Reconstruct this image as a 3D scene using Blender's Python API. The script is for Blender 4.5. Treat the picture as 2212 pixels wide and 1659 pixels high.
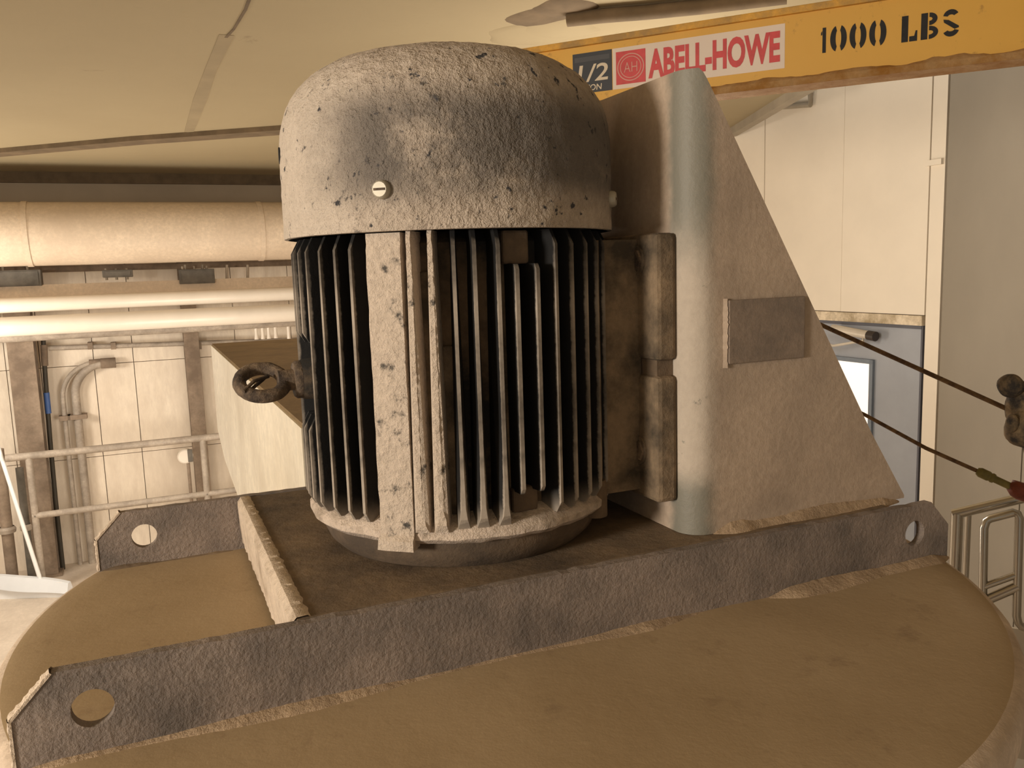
import bpy, bmesh, math, random
from mathutils import Vector, Matrix, noise
random.seed(7)
sc = bpy.context.scene
for o in list(bpy.data.objects): bpy.data.objects.remove(o)
col = sc.collection

# ------------------------------------------------------------------ camera
LID_Z = 2.10                                   # top of the tank lid above the floor
EYE = Vector((0, 0, LID_Z + .4123))
PITCH, ROLL, FPX = .1371, -.0325, 1816.5
PW, PH = 2212, 1659
_R = Vector((1, 0, 0)); FWD = Vector((0, math.cos(PITCH), -math.sin(PITCH))); _U = Vector((0, math.sin(PITCH), math.cos(PITCH)))
RGT = _R*math.cos(ROLL) + _U*math.sin(ROLL); UPV = -_R*math.sin(ROLL) + _U*math.cos(ROLL)
cd = bpy.data.cameras.new('camera'); cam = bpy.data.objects.new('camera', cd); col.objects.link(cam)
m = Matrix.Identity(4)
for i in range(3):
    m[i][0] = RGT[i]; m[i][1] = UPV[i]; m[i][2] = -FWD[i]; m[i][3] = EYE[i]
cam.matrix_world = m
cd.sensor_width = 36; cd.lens = FPX/PW*36; cd.clip_start = .02
sc.camera = cam

# ------------------------------------------------------------------ axes of the place
TH = .4097                                     # bars of the lid, long walls and ducts run this way
U = Vector((math.cos(TH), math.sin(TH), 0)); V = Vector((-math.sin(TH), math.cos(TH), 0)); Z = Vector((0, 0, 1))
LC = Vector((-.0148, 1.1029, LID_Z))           # centre of the tank lid
def ray(px, py): return FWD + RGT*((px-PW/2)/FPX) - UPV*((py-PH/2)/FPX)
def at(px, py, Y):
    d = ray(px, py); return EYE + d*(Y/d.y)
def onp(px, py, n, k):
    d = ray(px, py); return EYE + d*((k - EYE.dot(n))/d.dot(n))
def onz(px, py, z):
    d = ray(px, py); return EYE + d*((z-EYE.z)/d.z)

# ------------------------------------------------------------------ world and lamps
w = bpy.data.worlds.new('world'); sc.world = w; w.use_nodes = True
bg = w.node_tree.nodes['Background']; bg.inputs[0].default_value = (1, .90, .76, 1); bg.inputs[1].default_value = .35
def area(name, loc, target, power, size, colr=(1, .90, .77), size_y=None):
    l = bpy.data.lights.new(name, 'AREA'); l.energy = power; l.color = colr; l.size = size
    if size_y: l.shape = 'RECTANGLE'; l.size_y = size_y
    o = bpy.data.objects.new(name, l); col.objects.link(o); o.location = loc
    o.rotation_euler = (Vector(target)-Vector(loc)).to_track_quat('-Z', 'Y').to_euler()
    return o
def point(name, loc, power, r=.15, colr=(1, .90, .77)):
    l = bpy.data.lights.new(name, 'POINT'); l.energy = power; l.color = colr; l.shadow_soft_size = r
    o = bpy.data.objects.new(name, l); col.objects.link(o); o.location = loc; return o
point('wall_floodlight', LC - U*2.9 - V*1.05 + Z*.58, 290, .22)
point('duct_floodlight', Vector((-4.25, 5.45, 2.0)), 95, .25)
point('bay_fill', Vector((-2.0, 5.3, 1.25)), 90, .4)  # added fill that brightens the left background, no fixture there
point('door_fill', Vector((.6, 3.6, 2.6)), 52, .3)  # added fill behind the bracket, brightens the white wall and door
sc.view_settings.view_transform = 'Standard'; sc.view_settings.look = 'None'
sc.view_settings.exposure = 0.0; sc.view_settings.gamma = 1; sc.view_settings.use_curve_mapping = False

# ------------------------------------------------------------------ materials
def srgb(r, g, b):
    f = lambda c: (c/255/12.92) if c/255 <= .04045 else ((c/255+.055)/1.055)**2.4
    return (f(r), f(g), f(b), 1)
class NT:
    def __init__(s, name):
        s.m = bpy.data.materials.new(name); s.m.use_nodes = True; s.t = s.m.node_tree; s.n = s.t.nodes
        s.b = s.n['Principled BSDF']; s.tc = s.n.new('ShaderNodeTexCoord')
    def L(s, a, b): s.t.links.new(a, b)
    def noise(s, scale, detail=6, rough=.6, vec=None, dist=0):
        n = s.n.new('ShaderNodeTexNoise'); n.inputs['Scale'].default_value = scale; n.inputs['Detail'].default_value = detail
        n.inputs['Roughness'].default_value = rough; n.inputs['Distortion'].default_value = dist
        s.L(vec if vec else s.tc.outputs['Object'], n.inputs['Vector']); return n.outputs['Fac']
    def mapping(s, scale):
        n = s.n.new('ShaderNodeMapping'); n.inputs['Scale'].default_value = scale; s.L(s.tc.outputs['Object'], n.inputs['Vector']); return n.outputs['Vector']
    def ramp(s, fac, stops):
        n = s.n.new('ShaderNodeValToRGB'); e = n.color_ramp.elements
        while len(e) < len(stops): e.new(.5)
        for k, (p, c) in zip(e, stops): k.position = p; k.color = c if len(c) == 4 else (*c, 1)
        s.L(fac, n.inputs['Fac']); return n.outputs['Color']
    def mix(s, fac, a, b):
        n = s.n.new('ShaderNodeMix'); n.data_type = 'RGBA'
        for v, i in ((fac, 0), (a, 6), (b, 7)):
            if isinstance(v, (tuple, float, int)): n.inputs[i].default_value = v
            else: s.L(v, n.inputs[i])
        return n.outputs[2]
    def math(s, op, a, b=0.):
        n = s.n.new('ShaderNodeMath'); n.operation = op
        for v, i in ((a, 0), (b, 1)):
            if isinstance(v, (float, int)): n.inputs[i].default_value = v
            else: s.L(v, n.inputs[i])
        return n.outputs[0]
    def smooth(s, v, a, b):
        n = s.n.new('ShaderNodeMapRange'); n.interpolation_type = 'SMOOTHSTEP'
        n.inputs['From Min'].default_value = a; n.inputs['From Max'].default_value = b; s.L(v, n.inputs['Value']); return n.outputs[0]
    def sep(s, out=None):
        n = s.n.new('ShaderNodeSeparateXYZ'); s.L(out or s.tc.outputs['Object'], n.inputs[0]); return n.outputs
    def bump(s, h, strength=.4, dist=.003, prev=None):
        n = s.n.new('ShaderNodeBump'); n.inputs['Strength'].default_value = strength; n.inputs['Distance'].default_value = dist
        s.L(h, n.inputs['Height'])
        if prev: s.L(prev, n.inputs['Normal'])
        return n.outputs['Normal']
    def done(s, colr, rough=.8, metal=0., normal=None):
        if isinstance(colr, tuple): s.b.inputs['Base Color'].default_value = colr
        else: s.L(colr, s.b.inputs['Base Color'])
        if isinstance(rough, float): s.b.inputs['Roughness'].default_value = rough
        else: s.L(rough, s.b.inputs['Roughness'])
        s.b.inputs['Metallic'].default_value = metal
        if normal: s.L(normal, s.b.inputs['Normal'])
        return s.m
DUST = (.50, .385, .285, 1); DUST2 = (.36, .265, .185, 1); PALE = (.72, .60, .47, 1)
def dusty(name, dust, base, lo=.35, hi=.6, scale=9., fine=90., bump=.5, bdist=.003, rough=.9, stretch=None):
    t = NT(name); vec = t.mapping(stretch) if stretch else None
    f = t.ramp(t.noise(scale, 8, .65, vec), [(lo, (0, 0, 0)), (hi, (1, 1, 1))])
    g = t.noise(fine, 5, .7, vec)
    d2 = tuple(min(1, c*1.28) for c in dust[:3])+(1,)
    dd = t.mix(t.ramp(g, [(.35, (0, 0, 0)), (.7, (1, 1, 1))]), dust, d2)
    c = t.mix(f, base, dd)
    nm = t.bump(g, bump, bdist)
    return t.done(c, rough, 0., nm)
def plain(name, c, rough=.6, metal=0., var=.12, scale=6., bump=0.):
    t = NT(name); n = t.noise(scale, 5, .6)
    lo = tuple(k*(1-var) for k in c[:3])+(1,); hi = tuple(min(1, k*(1+var)) for k in c[:3])+(1,)
    cc = t.mix(t.ramp(n, [(.3, (0, 0, 0)), (.7, (1, 1, 1))]), lo, hi)
    return t.done(cc, rough, metal, t.bump(t.noise(scale*8), bump, .002) if bump else None)
M = {}
# powdery tan dust on the lid
t = NT('lid_dust'); a = t.noise(3.2, 8, .62); b = t.noise(55, 5, .6); c3 = t.noise(12, 7, .7)
cc = t.mix(t.ramp(a, [(.3, (0, 0, 0)), (.72, (1, 1, 1))]), (.33, .235, .13, 1), (.43, .32, .195, 1))
cc = t.mix(t.ramp(c3, [(.28, (.75, .75, .75)), (.42, (0, 0, 0))]), cc, (.23, .155, .09, 1))
M['lid'] = t.done(cc, .95, 0., t.bump(c3, .25, .004, t.bump(b, .2, .002)))
M['rim'] = dusty('rim_dust', (.58, .47, .37, 1), (.42, .32, .24, 1), .3, .6, 14, 120, .5)
M['bar'] = dusty('bar_steel', (.27, .215, .18, 1), (.15, .125, .11, 1), .32, .62, 11, 160, .9, .004)
M['plate'] = dusty('plate_dust', (.20, .14, .085, 1), (.085, .06, .04, 1), .38, .62, 7, 90, .5)
M['lit_edge_dust'] = dusty('dust_and_lit_edge', (.60, .49, .385, 1), (.42, .325, .24, 1), .3, .5, 20, 130, 1., .004)  # pale dust carrying the lit look of left-facing edges in its colour
M['mound'] = dusty('dust_mound', (.40, .29, .19, 1), (.27, .19, .12, 1), .3, .6, 20, 130, .8, .004)
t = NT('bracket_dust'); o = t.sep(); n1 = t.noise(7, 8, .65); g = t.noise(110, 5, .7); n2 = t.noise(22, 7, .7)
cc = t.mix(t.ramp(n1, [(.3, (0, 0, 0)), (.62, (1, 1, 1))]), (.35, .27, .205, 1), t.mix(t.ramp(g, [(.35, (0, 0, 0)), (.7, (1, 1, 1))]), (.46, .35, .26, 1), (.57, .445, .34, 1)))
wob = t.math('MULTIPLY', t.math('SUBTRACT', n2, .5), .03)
bend = t.math('MULTIPLY', t.smooth(t.math('ADD', o[0], wob), .206, .176), t.smooth(t.math('ADD', o[1], wob), -.150, -.172))  # bend strip: pale dust plus its lit look painted in
hi = t.smooth(t.math('ADD', o[2], t.math('MULTIPLY', wob, 3.)), .38, .48); lo = t.smooth(t.math('ADD', o[2], wob), .17, .13)  # worn paint at the top, cast shadow painted in at the bottom
worn_shade = t.math('MAXIMUM', hi, t.math('MAXIMUM', lo, t.smooth(n2, .60, .66)))
cc = t.mix(bend, cc, t.mix(worn_shade, t.mix(g, (.44, .365, .295, 1), (.60, .515, .42, 1)), (.225, .21, .17, 1)))
M['bracket'] = t.done(cc, t.math('SUBTRACT', .9, t.math('MULTIPLY', t.math('MULTIPLY', bend, worn_shade), .35)), 0., t.bump(g, .5, .002))
M['name_plate'] = dusty('name_plate_dust', (.25, .19, .145, 1), (.17, .135, .11, 1), .3, .6, 16, 140, .4, .002)
# fan cover: dark paint showing through flaking dust
t = NT('cover_dust'); o = t.sep(); z = o[2]
big = t.noise(6.5, 8, .7); flake = t.noise(75, 4, .75); med = t.noise(26, 6, .75)
hgt = t.math('ADD', t.smooth(z, .44, .53), 0.)
rubbed = t.math('MULTIPLY', t.smooth(z, .535, .485), t.smooth(z, .385, .43))
rub = t.math('MULTIPLY', t.math('MULTIPLY', rubbed, t.smooth(big, .30, .50)), t.smooth(t.math('ADD', o[0], t.math('MULTIPLY', big, .06)), -.165, -.10))
rub = t.math('ADD', t.math('MULTIPLY', rub, .85), t.math('MULTIPLY', t.smooth(med, .60, .68), .75))
rub = t.math('MINIMUM', rub, 1.)
dustc = t.mix(t.ramp(flake, [(.3, (0, 0, 0)), (.7, (1, 1, 1))]), (.36, .29, .23, 1), (.54, .45, .365, 1))
thick = t.smooth(t.math('ADD', o[0], t.math('MULTIPLY', big, .08)), -.07, -.15)  # pale dust, lightened further to raise the lit left side
dustc = t.mix(t.math('MULTIPLY', thick, .75), dustc, t.mix(flake, (.50, .42, .345, 1), (.66, .57, .475, 1)))
cc = t.mix(rub, dustc, t.mix(med, (.045, .042, .041, 1), (.14, .12, .105, 1)))
cc = t.mix(t.ramp(t.noise(70, 3, .6), [(.63, (0, 0, 0)), (.69, (1, 1, 1))]), cc, (.045, .042, .045, 1))
M['cover'] = t.done(cc, .88, 0., t.bump(flake, 1., .006, t.bump(med, .8, .007)))
# motor frame and fins: near-black paint, dust on the outer edges
t = NT('fin_paint'); o = t.sep()
r = t.math('SQRT', t.math('ADD', t.math('MULTIPLY', o[0], o[0]), t.math('MULTIPLY', o[1], o[1])))
n1 = t.noise(60, 6, .7); n2 = t.noise(9, 5, .6)
tip = t.smooth(t.math('ADD', r, t.math('MULTIPLY', n1, .006)), .1935, .1965)
low = t.math('MULTIPLY', t.smooth(t.math('ADD', o[2], t.math('MULTIPLY', n2, -.05)), .055, .015), .9)
k = t.math('MAXIMUM', t.math('MULTIPLY', tip, t.smooth(n2, .25, .6)), low)
cc = t.mix(k, t.mix(n2, (.007, .007, .008, 1), (.018, .016, .014, 1)), t.mix(n1, (.28, .235, .19, 1), (.46, .39, .32, 1)))
t.b.inputs['Specular IOR Level'].default_value = .25; M['fin'] = t.done(cc, .75, 0., t.bump(n1, .5, .002))
M['core'] = dusty('core_paint', (.16, .105, .06, 1), (.018, .016, .014, 1), .45, .62, 7, 90, .5)
M['caked_fin'] = dusty('caked_fin', (.56, .46, .37, 1), (.09, .08, .07, 1), .33, .41, 38, 150, 1., .005)
M['bell'] = dusty('bell_dust', (.17, .115, .07, 1), (.07, .05, .035, 1), .35, .65, 9, 90, .6)
M['bell_rim'] = dusty('bell_rim_dust', (.60, .49, .40, 1), (.30, .23, .17, 1), .3, .5, 24, 150, 1., .005)
M['foot'] = dusty('foot_dust', (.24, .17, .105, 1), (.06, .045, .03, 1), .38, .6, 11, 110, .8)
M['iron'] = dusty('eye_iron', (.20, .14, .09, 1), (.05, .035, .027, 1), .4, .65, 40, 160, .9, .003)
M['bolt'] = plain('zinc_bolt', (.44, .40, .32, 1), .5, .3, .1, 60)
M['dark'] = plain('dark_hole', (.012, .01, .009, 1), .9)
M['trough'] = dusty('cream_trough', (.72, .645, .51, 1), (.64, .55, .41, 1), .35, .6, 3.5, 40, .15, .002, .6)
M['trough_top'] = dusty('trough_top_dust', (.24, .16, .075, 1), (.19, .125, .06, 1), .35, .6, 6, 70, .4)
M['tank'] = dusty('tank_side', (.46, .37, .30, 1), (.36, .29, .24, 1), .3, .6, 6, 70, .4)
# yellow beam with rusty dirt
t = NT('beam_yellow'); n1 = t.noise(14, 8, .75); n2 = t.noise(3, 4, .6)
cc = t.mix(n2, (.70, .37, .05, 1), (.80, .46, .085, 1))
cc = t.mix(t.ramp(n1, [(.60, (0, 0, 0)), (.72, (1, 1, 1))]), cc, (.30, .145, .035, 1))
M['beam'] = t.done(cc, .55, 0., t.bump(n1, .2, .002))
M['beam_dirt'] = dusty('beam_rust_dirt', (.36, .21, .085, 1), (.30, .13, .02, 1), .38, .6, 14, 90, .8)
M['flange'] = dusty('beam_flange_paint', (.64, .33, .045, 1), (.40, .235, .07, 1), .42, .6, 10, 60, .5, .003, .6)
M['sticker'] = plain('sticker_white', (.80, .66, .54, 1), .5, 0, .04)
M['red'] = plain('sticker_red', (.62, .055, .055, 1), .5, 0, .12, 40)
M['pinkline'] = plain('emblem_line', (.70, .36, .28, 1), .5, 0, .1)
M['badge'] = plain('badge_navy', (.028, .030, .036, 1), .5, 0, .2)
M['badge_text'] = plain('badge_cream', (.70, .58, .42, 1), .5, 0, .05)
M['badge_grey'] = plain('badge_grey', (.075, .075, .08, 1), .6)
M['stencil'] = plain('stencil_black', (.014, .013, .013, 1), .7, 0, .4, 50)
# room
t = NT('ceiling_paint'); n1 = t.noise(.9, 6, .6); n2 = t.noise(5, 7, .7, None, .4)
cc = t.mix(n1, (.325, .257, .15, 1), (.39, .317, .192, 1))
cc = t.mix(t.ramp(n2, [(.66, (0, 0, 0)), (.80, (1, 1, 1))]), cc, (.17, .125, .07, 1))
M['ceiling'] = t.done(cc, .9, 0., t.bump(n2, .15, .01))
M['ceiling_mark'] = plain('ceiling_tape', (.295, .232, .138, 1), .9, 0, .1, 4)
M['ceiling_dark'] = plain('ceiling_grime_shade', (.15, .105, .06, 1), .9, 0, .25, 8)
M['soffit_trim'] = plain('soffit_trim', (.34, .29, .22, 1), .6)
M['wall_w'] = plain('white_panel', (.82, .73, .60, 1), .55, 0, .04, 2.5)
M['wall_g'] = plain('grey_panel', (.30, .265, .215, 1), .6, 0, .05, 2.)
M['wall_l'] = dusty('beige_panel', (.80, .70, .58, 1), (.70, .59, .47, 1), .32, .6, 1.6, 20, .1, .003, .8, (1, 1, .3))
M['fascia'] = plain('fascia_board', (.40, .325, .235, 1), .8, 0, .08, 1.5)
M['seam'] = plain('panel_backing', (.42, .34, .26, 1), .9)
M['column'] = dusty('column_paint', (.27, .205, .15, 1), (.17, .125, .09, 1), .35, .6, 4, 40, .2)
M['conduit'] = dusty('conduit_grey', (.38, .32, .26, 1), (.27, .225, .18, 1), .35, .6, 8, 60, .2, .002, .6)
M['duct'] = dusty('duct_white', (.66, .54, .41, 1), (.60, .48, .36, 1), .3, .7, 2.5, 40, .12, .003, .55)
M['pipe_white'] = plain('pipe_white', (.80, .72, .62, 1), .35, 0, .04)
M['box_grey'] = plain('box_grey', (.13, .115, .095, 1), .7, 0, .3, 12)
M['rod'] = plain('hanger_rod', (.42, .35, .27, 1), .5, .3)
M['floor'] = dusty('floor_concrete', (.62, .54, .45, 1), (.52, .44, .36, 1), .3, .65, 3, 40, .2, .003, .7)
M['door'] = plain('door_bluegrey', (.32, .335, .37, 1), .45, 0, .05)
M['door_frame'] = plain('door_seal', (.10, .10, .12, 1), .6)
M['door_stop'] = plain('window_stop', (.17, .20, .24, 1), .5)
t = NT('lit_window'); t.b.inputs['Emission Color'].default_value = (1, .86, .76, 1); t.b.inputs['Emission Strength'].default_value = .85
M['pane'] = t.done((.8, .75, .7, 1), .1)
M['closer'] = plain('closer_aluminium', (.62, .56, .47, 1), .4, .2)
M['closer_cap'] = plain('closer_cap', (.035, .025, .02, 1), .5)
M['header'] = dusty('header_dirty', (.66, .56, .42, 1), (.36, .28, .17, 1), .36, .6, 5, 40, .2)
M['cable'] = dusty('rusty_cable', (.20, .12, .055, 1), (.10, .055, .03, 1), .4, .6, 60, 300, .8, .002)
M['sleeve'] = plain('sleeve_olive', (.17, .14, .035, 1), .6, 0, .3, 60)
M['rope_red'] = plain('rust_red', (.16, .032, .014, 1), .7, 0, .4, 60)
M['hook'] = dusty('hook_dust', (.24, .165, .085, 1), (.03, .024, .02, 1), .42, .62, 18, 120, .7, .004)
M['chrome'] = plain('stainless_tube', (.42, .39, .34, 1), .25, .95, .08, 10)
M['cart_panel'] = plain('cart_panel', (.55, .49, .40, 1), .5, 0, .08)
M['broom'] = plain('white_plastic', (.88, .88, .88, 1), .4, 0, .03)
M['broom_blade'] = plain('pale_blue_plastic', (.78, .81, .85, 1), .4, 0, .04)
M['cord'] = plain('dark_cord', (.05, .042, .03, 1), .6)
M['tape'] = plain('blue_tape', (.06, .13, .36, 1), .5)

# ------------------------------------------------------------------ mesh helpers
class MB:
    def __init__(s): s.v = []; s.f = []
    def add(s, vs, fs):
        k = len(s.v); s.v += [Vector(q) for q in vs]; s.f += [tuple(i+k for i in f) for f in fs]; return s
    def box(s, a, b, o=None, ax=None):
        x0, y0, z0 = a; x1, y1, z1 = b
        vs = [Vector((x, y, z)) for z in (z0, z1) for y in (y0, y1) for x in (x0, x1)]
        if ax: vs = [Vector(o)+ax[0]*q.x+ax[1]*q.y+ax[2]*q.z for q in vs]
        return s.add(vs, [(0, 2, 3, 1), (4, 5, 7, 6), (0, 1, 5, 4), (2, 6, 7, 3), (0, 4, 6, 2), (1, 3, 7, 5)])
    def tube(s, pts, r, seg=12, caps=True, rs=None):
        pts = [Vector(p) for p in pts]; n = len(pts); rings = []
        tn = [(pts[min(i+1, n-1)]-pts[max(i-1, 0)]).normalized() for i in range(n)]
        a = tn[0].orthogonal().normalized()
        for i in range(n):
            a = (a - tn[i]*a.dot(tn[i])).normalized(); b = tn[i].cross(a); rr = rs[i] if rs else r
            rings.append([pts[i]+(a*math.cos(q)+b*math.sin(q))*rr for q in [2*math.pi*j/seg for j in range(seg)]])
        vs = [q for rg in rings for q in rg]; fs = []
        for i in range(n-1):
            for j in range(seg):
                k = (j+1) % seg; fs.append((i*seg+j, i*seg+k, (i+1)*seg+k, (i+1)*seg+j))
        if caps: fs += [tuple(reversed(range(seg))), tuple((n-1)*seg+j for j in range(seg))]
        return s.add(vs, fs)
    def lathe(s, prof, seg=64, jit=None, o=(0, 0, 0), ax=None):
        vs = []; fs = []; n = len(prof); o = Vector(o)
        for j in range(seg):
            q = 2*math.pi*j/seg
            for i, (r, z) in enumerate(prof):
                p = Vector((r*math.cos(q), r*math.sin(q), z))
                if jit: p = jit(p, r, z, q)
                if ax: p = ax[0]*p.x+ax[1]*p.y+ax[2]*p.z
                vs.append(o+p)
        for j in range(seg):
            k = (j+1) % seg
            for i in range(n-1): fs.append((j*n+i, k*n+i, k*n+i+1, j*n+i+1))
        return s.add(vs, fs)
    def prism(s, poly, d0, d1, fn):
        n = len(poly); vs = [fn(x, y, d0) for x, y in poly]+[fn(x, y, d1) for x, y in poly]
        fs = [tuple(range(n)), tuple(reversed(range(n, 2*n)))]+[(i, i+n, (i+1) % n+n, (i+1) % n) for i in range(n)]
        return s.add(vs, fs)
    def build(s, name, mat, parent=None, smooth=False, bevel=0., rz=None, loc=None):
        me = bpy.data.meshes.new(name); me.from_pydata([tuple(q) for q in s.v], [], s.f)
        bm = bmesh.new(); bm.from_mesh(me); bmesh.ops.remove_doubles(bm, verts=bm.verts, dist=1e-6)
        bmesh.ops.recalc_face_normals(bm, faces=bm.faces)
        if bevel: bmesh.ops.bevel(bm, geom=[e for e in bm.edges if e.calc_face_angle(0) > .6], offset=bevel, segments=2, affect='EDGES', profile=.5, clamp_overlap=True)
        if smooth:
            for f in bm.faces: f.smooth = True
            for e in bm.edges:
                if e.calc_face_angle(0) > .7: e.smooth = False
        bm.to_mesh(me); bm.free(); me.materials.append(M[mat])
        return link(name, me, parent)
def link(name, me, parent=None):
    o = bpy.data.objects.new(name, me); col.objects.link(o)
    if parent: o.parent = parent
    return o
def tag(o, label=None, cat=None, group=None, kind=None):
    if label: o['label'] = label
    if cat: o['category'] = cat
    if group: o['group'] = group
    if kind: o['kind'] = kind
    return o
def thing(name, label, cat, loc=(0, 0, 0), rz=0, group=None):
    o = bpy.data.objects.new(name, None); col.objects.link(o); o.empty_display_size = .1
    o.location = loc; o.rotation_euler = (0, 0, rz); bpy.context.view_layer.update()
    return tag(o, label, cat, group)
def rel(o):                                    # world point -> point in a thing's own axes
    mi = o.matrix_world.inverted(); return lambda p: mi @ Vector(p)
def arc(c, a, b, r, q0, q1, n=8):
    return [Vector(c)+(Vector(a)*math.cos(q0+(q1-q0)*i/n)+Vector(b)*math.sin(q0+(q1-q0)*i/n))*r for i in range(n+1)]
def holed(name, poly, holes, d0, d1, fn, mat, parent, rough=0.):
    bm = bmesh.new()
    loops = [poly]+[[(cx+r*math.cos(2*math.pi*i/28), cy+r*math.sin(2*math.pi*i/28)) for i in range(28)] for cx, cy, r in holes]
    for lp in loops:
        vs = [bm.verts.new(fn(x, y, d0)) for x, y in lp]
        for i in range(len(vs)): bm.edges.new((vs[i], vs[(i+1) % len(vs)]))
    bmesh.ops.triangle_fill(bm, use_beauty=True, use_dissolve=False, edges=bm.edges[:])
    g = bmesh.ops.extrude_face_region(bm, geom=bm.faces[:])
    dv = Vector(fn(0, 0, d1))-Vector(fn(0, 0, d0))
    bmesh.ops.translate(bm, verts=[q for q in g['geom'] if isinstance(q, bmesh.types.BMVert)], vec=dv)
    bmesh.ops.recalc_face_normals(bm, faces=bm.faces)
    me = bpy.data.meshes.new(name); bm.to_mesh(me); bm.free(); me.materials.append(M[mat])
    return link(name, me, parent)
def nz(p, s=1., seed=0.): return noise.noise(Vector(p)*s+Vector((seed, seed*1.7, -seed)))

# ------------------------------------------------------------------ structure: floor, walls, ceiling
tag(MB().box((-9, -3, -.1), (6, 13, 0)).build('floor', 'floor'), 'pale dusty concrete floor seen below the tank lid at left', None, None, 'structure')
KL = at(300, 900, 7.6).dot(V)                  # long wall at the back left
def wl(px, py, off=0.): return onp(px, py, V, KL-off)
wall = tag(MB().box((-8, 0, 0), (7, .15, 4.2), V*(KL+.02), (U, V, Z)).build('wall_left', 'seam'), None, None, None, 'structure')
edges_px = [-700, -380, -95, 26, 100, 215, 300, 413, 520, 640, 900, 1250, 1650]
ss = [wl(x, 900).dot(U) for x in edges_px]
zz = [0., .95, 1.78, 4.0]
for i in range(len(ss)-1):
    for j in range(len(zz)-1):
        if ss[i+1]-ss[i] < .05: continue
        g = .003
        MB().box((ss[i]+g, -.02-.004*((i*3+j) % 3), zz[j]+(g if j else 0)), (ss[i+1]-g, .02, zz[j+1]-g), V*KL, (U, V, Z)).build('panel', 'wall_l', wall)
# ceiling with its right edge running away from the camera
CZ = EYE.z+.93
e0 = onz(1690, 205, CZ); e1 = onz(1600, 262, CZ); dr = (e1-e0).normalized()
pr = e0-dr*5; pf = e0+dr*((KL+.3-e0.dot(V))/dr.dot(V))
poly = [(-9, -3), (pr.x, -3), (pr.x, pr.y), (pf.x, pf.y), ((V*(KL+.3)-U*8).x, (V*(KL+.3)-U*8).y), (-9, 5)]
poly = [(-9, -3), (pr.x, -3), (pf.x, pf.y), ((V*(KL+.3)-U*9).x, (V*(KL+.3)-U*9).y)]
ceil = tag(MB().prism(poly, CZ, CZ+.12, lambda x, y, d: Vector((x, y, d))).build('ceiling', 'ceiling'), None, None, None, 'structure')
nrm = Vector((dr.y, -dr.x, 0))
tr = MB().box((-.5, -.03, -.05), ((pf-e0).length-.6, .03, .16), e0+nrm*.03, (dr, nrm, Z)).build('trim_1', 'soffit_trim'); tag(tr, None, None, None, 'structure')
# joints and cracks of the ceiling boards: thin battens and open seams
def ceil_strip(name, pts, wd, th, mat):
    mb = MB(); P = [onz(x, y, CZ) for x, y in pts]; vs = []; 
    for i, p in enumerate(P):
        d = (P[min(i+1, len(P)-1)]-P[max(i-1, 0)]).normalized(); s_ = Vector((-d.y, d.x, 0)); ww = wd*(1+.5*nz(p, 3))
        vs += [p+s_*ww*.5, p-s_*ww*.5, p-s_*ww*.5-Z*th, p+s_*ww*.5-Z*th]
    fs = []
    for i in range(len(P)-1):
        for a_ in range(4): b_ = (a_+1) % 4; fs.append((i*4+a_, i*4+b_, i*4+4+b_, i*4+4+a_))
    fs += [(0, 1, 2, 3), tuple(len(P)*4-4+k for k in (3, 2, 1, 0))]
    return mb.add(vs, fs).build(name, mat, ceil)
ceil_strip('batten', [(-300, 352), (0, 325), (300, 298), (620, 275), (900, 262)], .16, .03, 'ceiling_dark')
ceil_strip('crack', [(545, -20), (530, 20), (505, 62), (488, 80)], .012, .003, 'ceiling_dark')
ceil_strip('seam', [(490, 75), (455, 150), (432, 215), (408, 285)], .06, .002, 'ceiling_mark')
# dark shadow gap where ceiling and wall meet: a dark strip stands in for the shade
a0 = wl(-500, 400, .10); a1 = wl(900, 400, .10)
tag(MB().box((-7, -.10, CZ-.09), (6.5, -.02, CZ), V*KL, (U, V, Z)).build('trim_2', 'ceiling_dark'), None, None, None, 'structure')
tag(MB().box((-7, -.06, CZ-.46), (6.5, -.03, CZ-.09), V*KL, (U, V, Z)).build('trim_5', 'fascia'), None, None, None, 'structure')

# right: white panelled wall with a door, grey panelled wall coming nearer
corner = at(2030, 700, 4.6); KR = corner.dot(U)
def wr(px, py, off=0.): return onp(px, py, U, KR-off)
wv0 = corner.dot(V)
wall2 = tag(MB().box((.03, 0, 0), (.2, 6.2, 4.6), U*KR+V*wv0, (U, V, Z)).build('wall_right', 'seam'), None, None, None, 'structure')
D0 = wr(1987, 900).dot(V)-wv0; DTOP = wr(1987, 711).z; D1 = D0+.96; DT = DTOP
vs_ = [0, D0-.012, wr(1822, 400).dot(V)-wv0, wr(1652, 400).dot(V)-wv0, 2.9, 4.2, 6.1]
hz = wr(1985, 684).z
names = []
for i in range(len(vs_)-1):
    z0 = 0 if (i == 0 or vs_[i] > D1) else hz+.01
    g = .003
    MB().box((-.004*(i % 2), vs_[i]+g, z0), (.035, vs_[i+1]-g, 4.55), U*KR+V*wv0, (U, V, Z)).build('panel', 'wall_w', wall2)
if vs_[3] < D1: pass
MB().box((-.012, D0-.0, DT+.02), (.035, D1+.5, hz+.006), U*KR+V*wv0, (U, V, Z)).build('header_panel', 'header', wall2)
MB().box((-.003, D1+.06, 0), (.035, D1+.5, DT+.02), U*KR+V*wv0, (U, V, Z)).build('panel', 'wall_w', wall2)
# small raised flashing pieces on the white wall
MB().box((-.02, wr(2045, 370).dot(V)-wv0+.02, wr(2020, 345).z-.03), (0, wr(2005, 345).dot(V)-wv0, wr(2020, 345).z), U*KR+V*wv0, (U, V, Z)).build('flashing', 'wall_w', wall2)
p0 = wr(1750, 226, .03); p1 = wr(1672, 232, .03)
MB().tube([p0+Z*.07, p0, p1], .018, 10).build('conduit_stub', 'soffit_trim', wall2)
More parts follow.
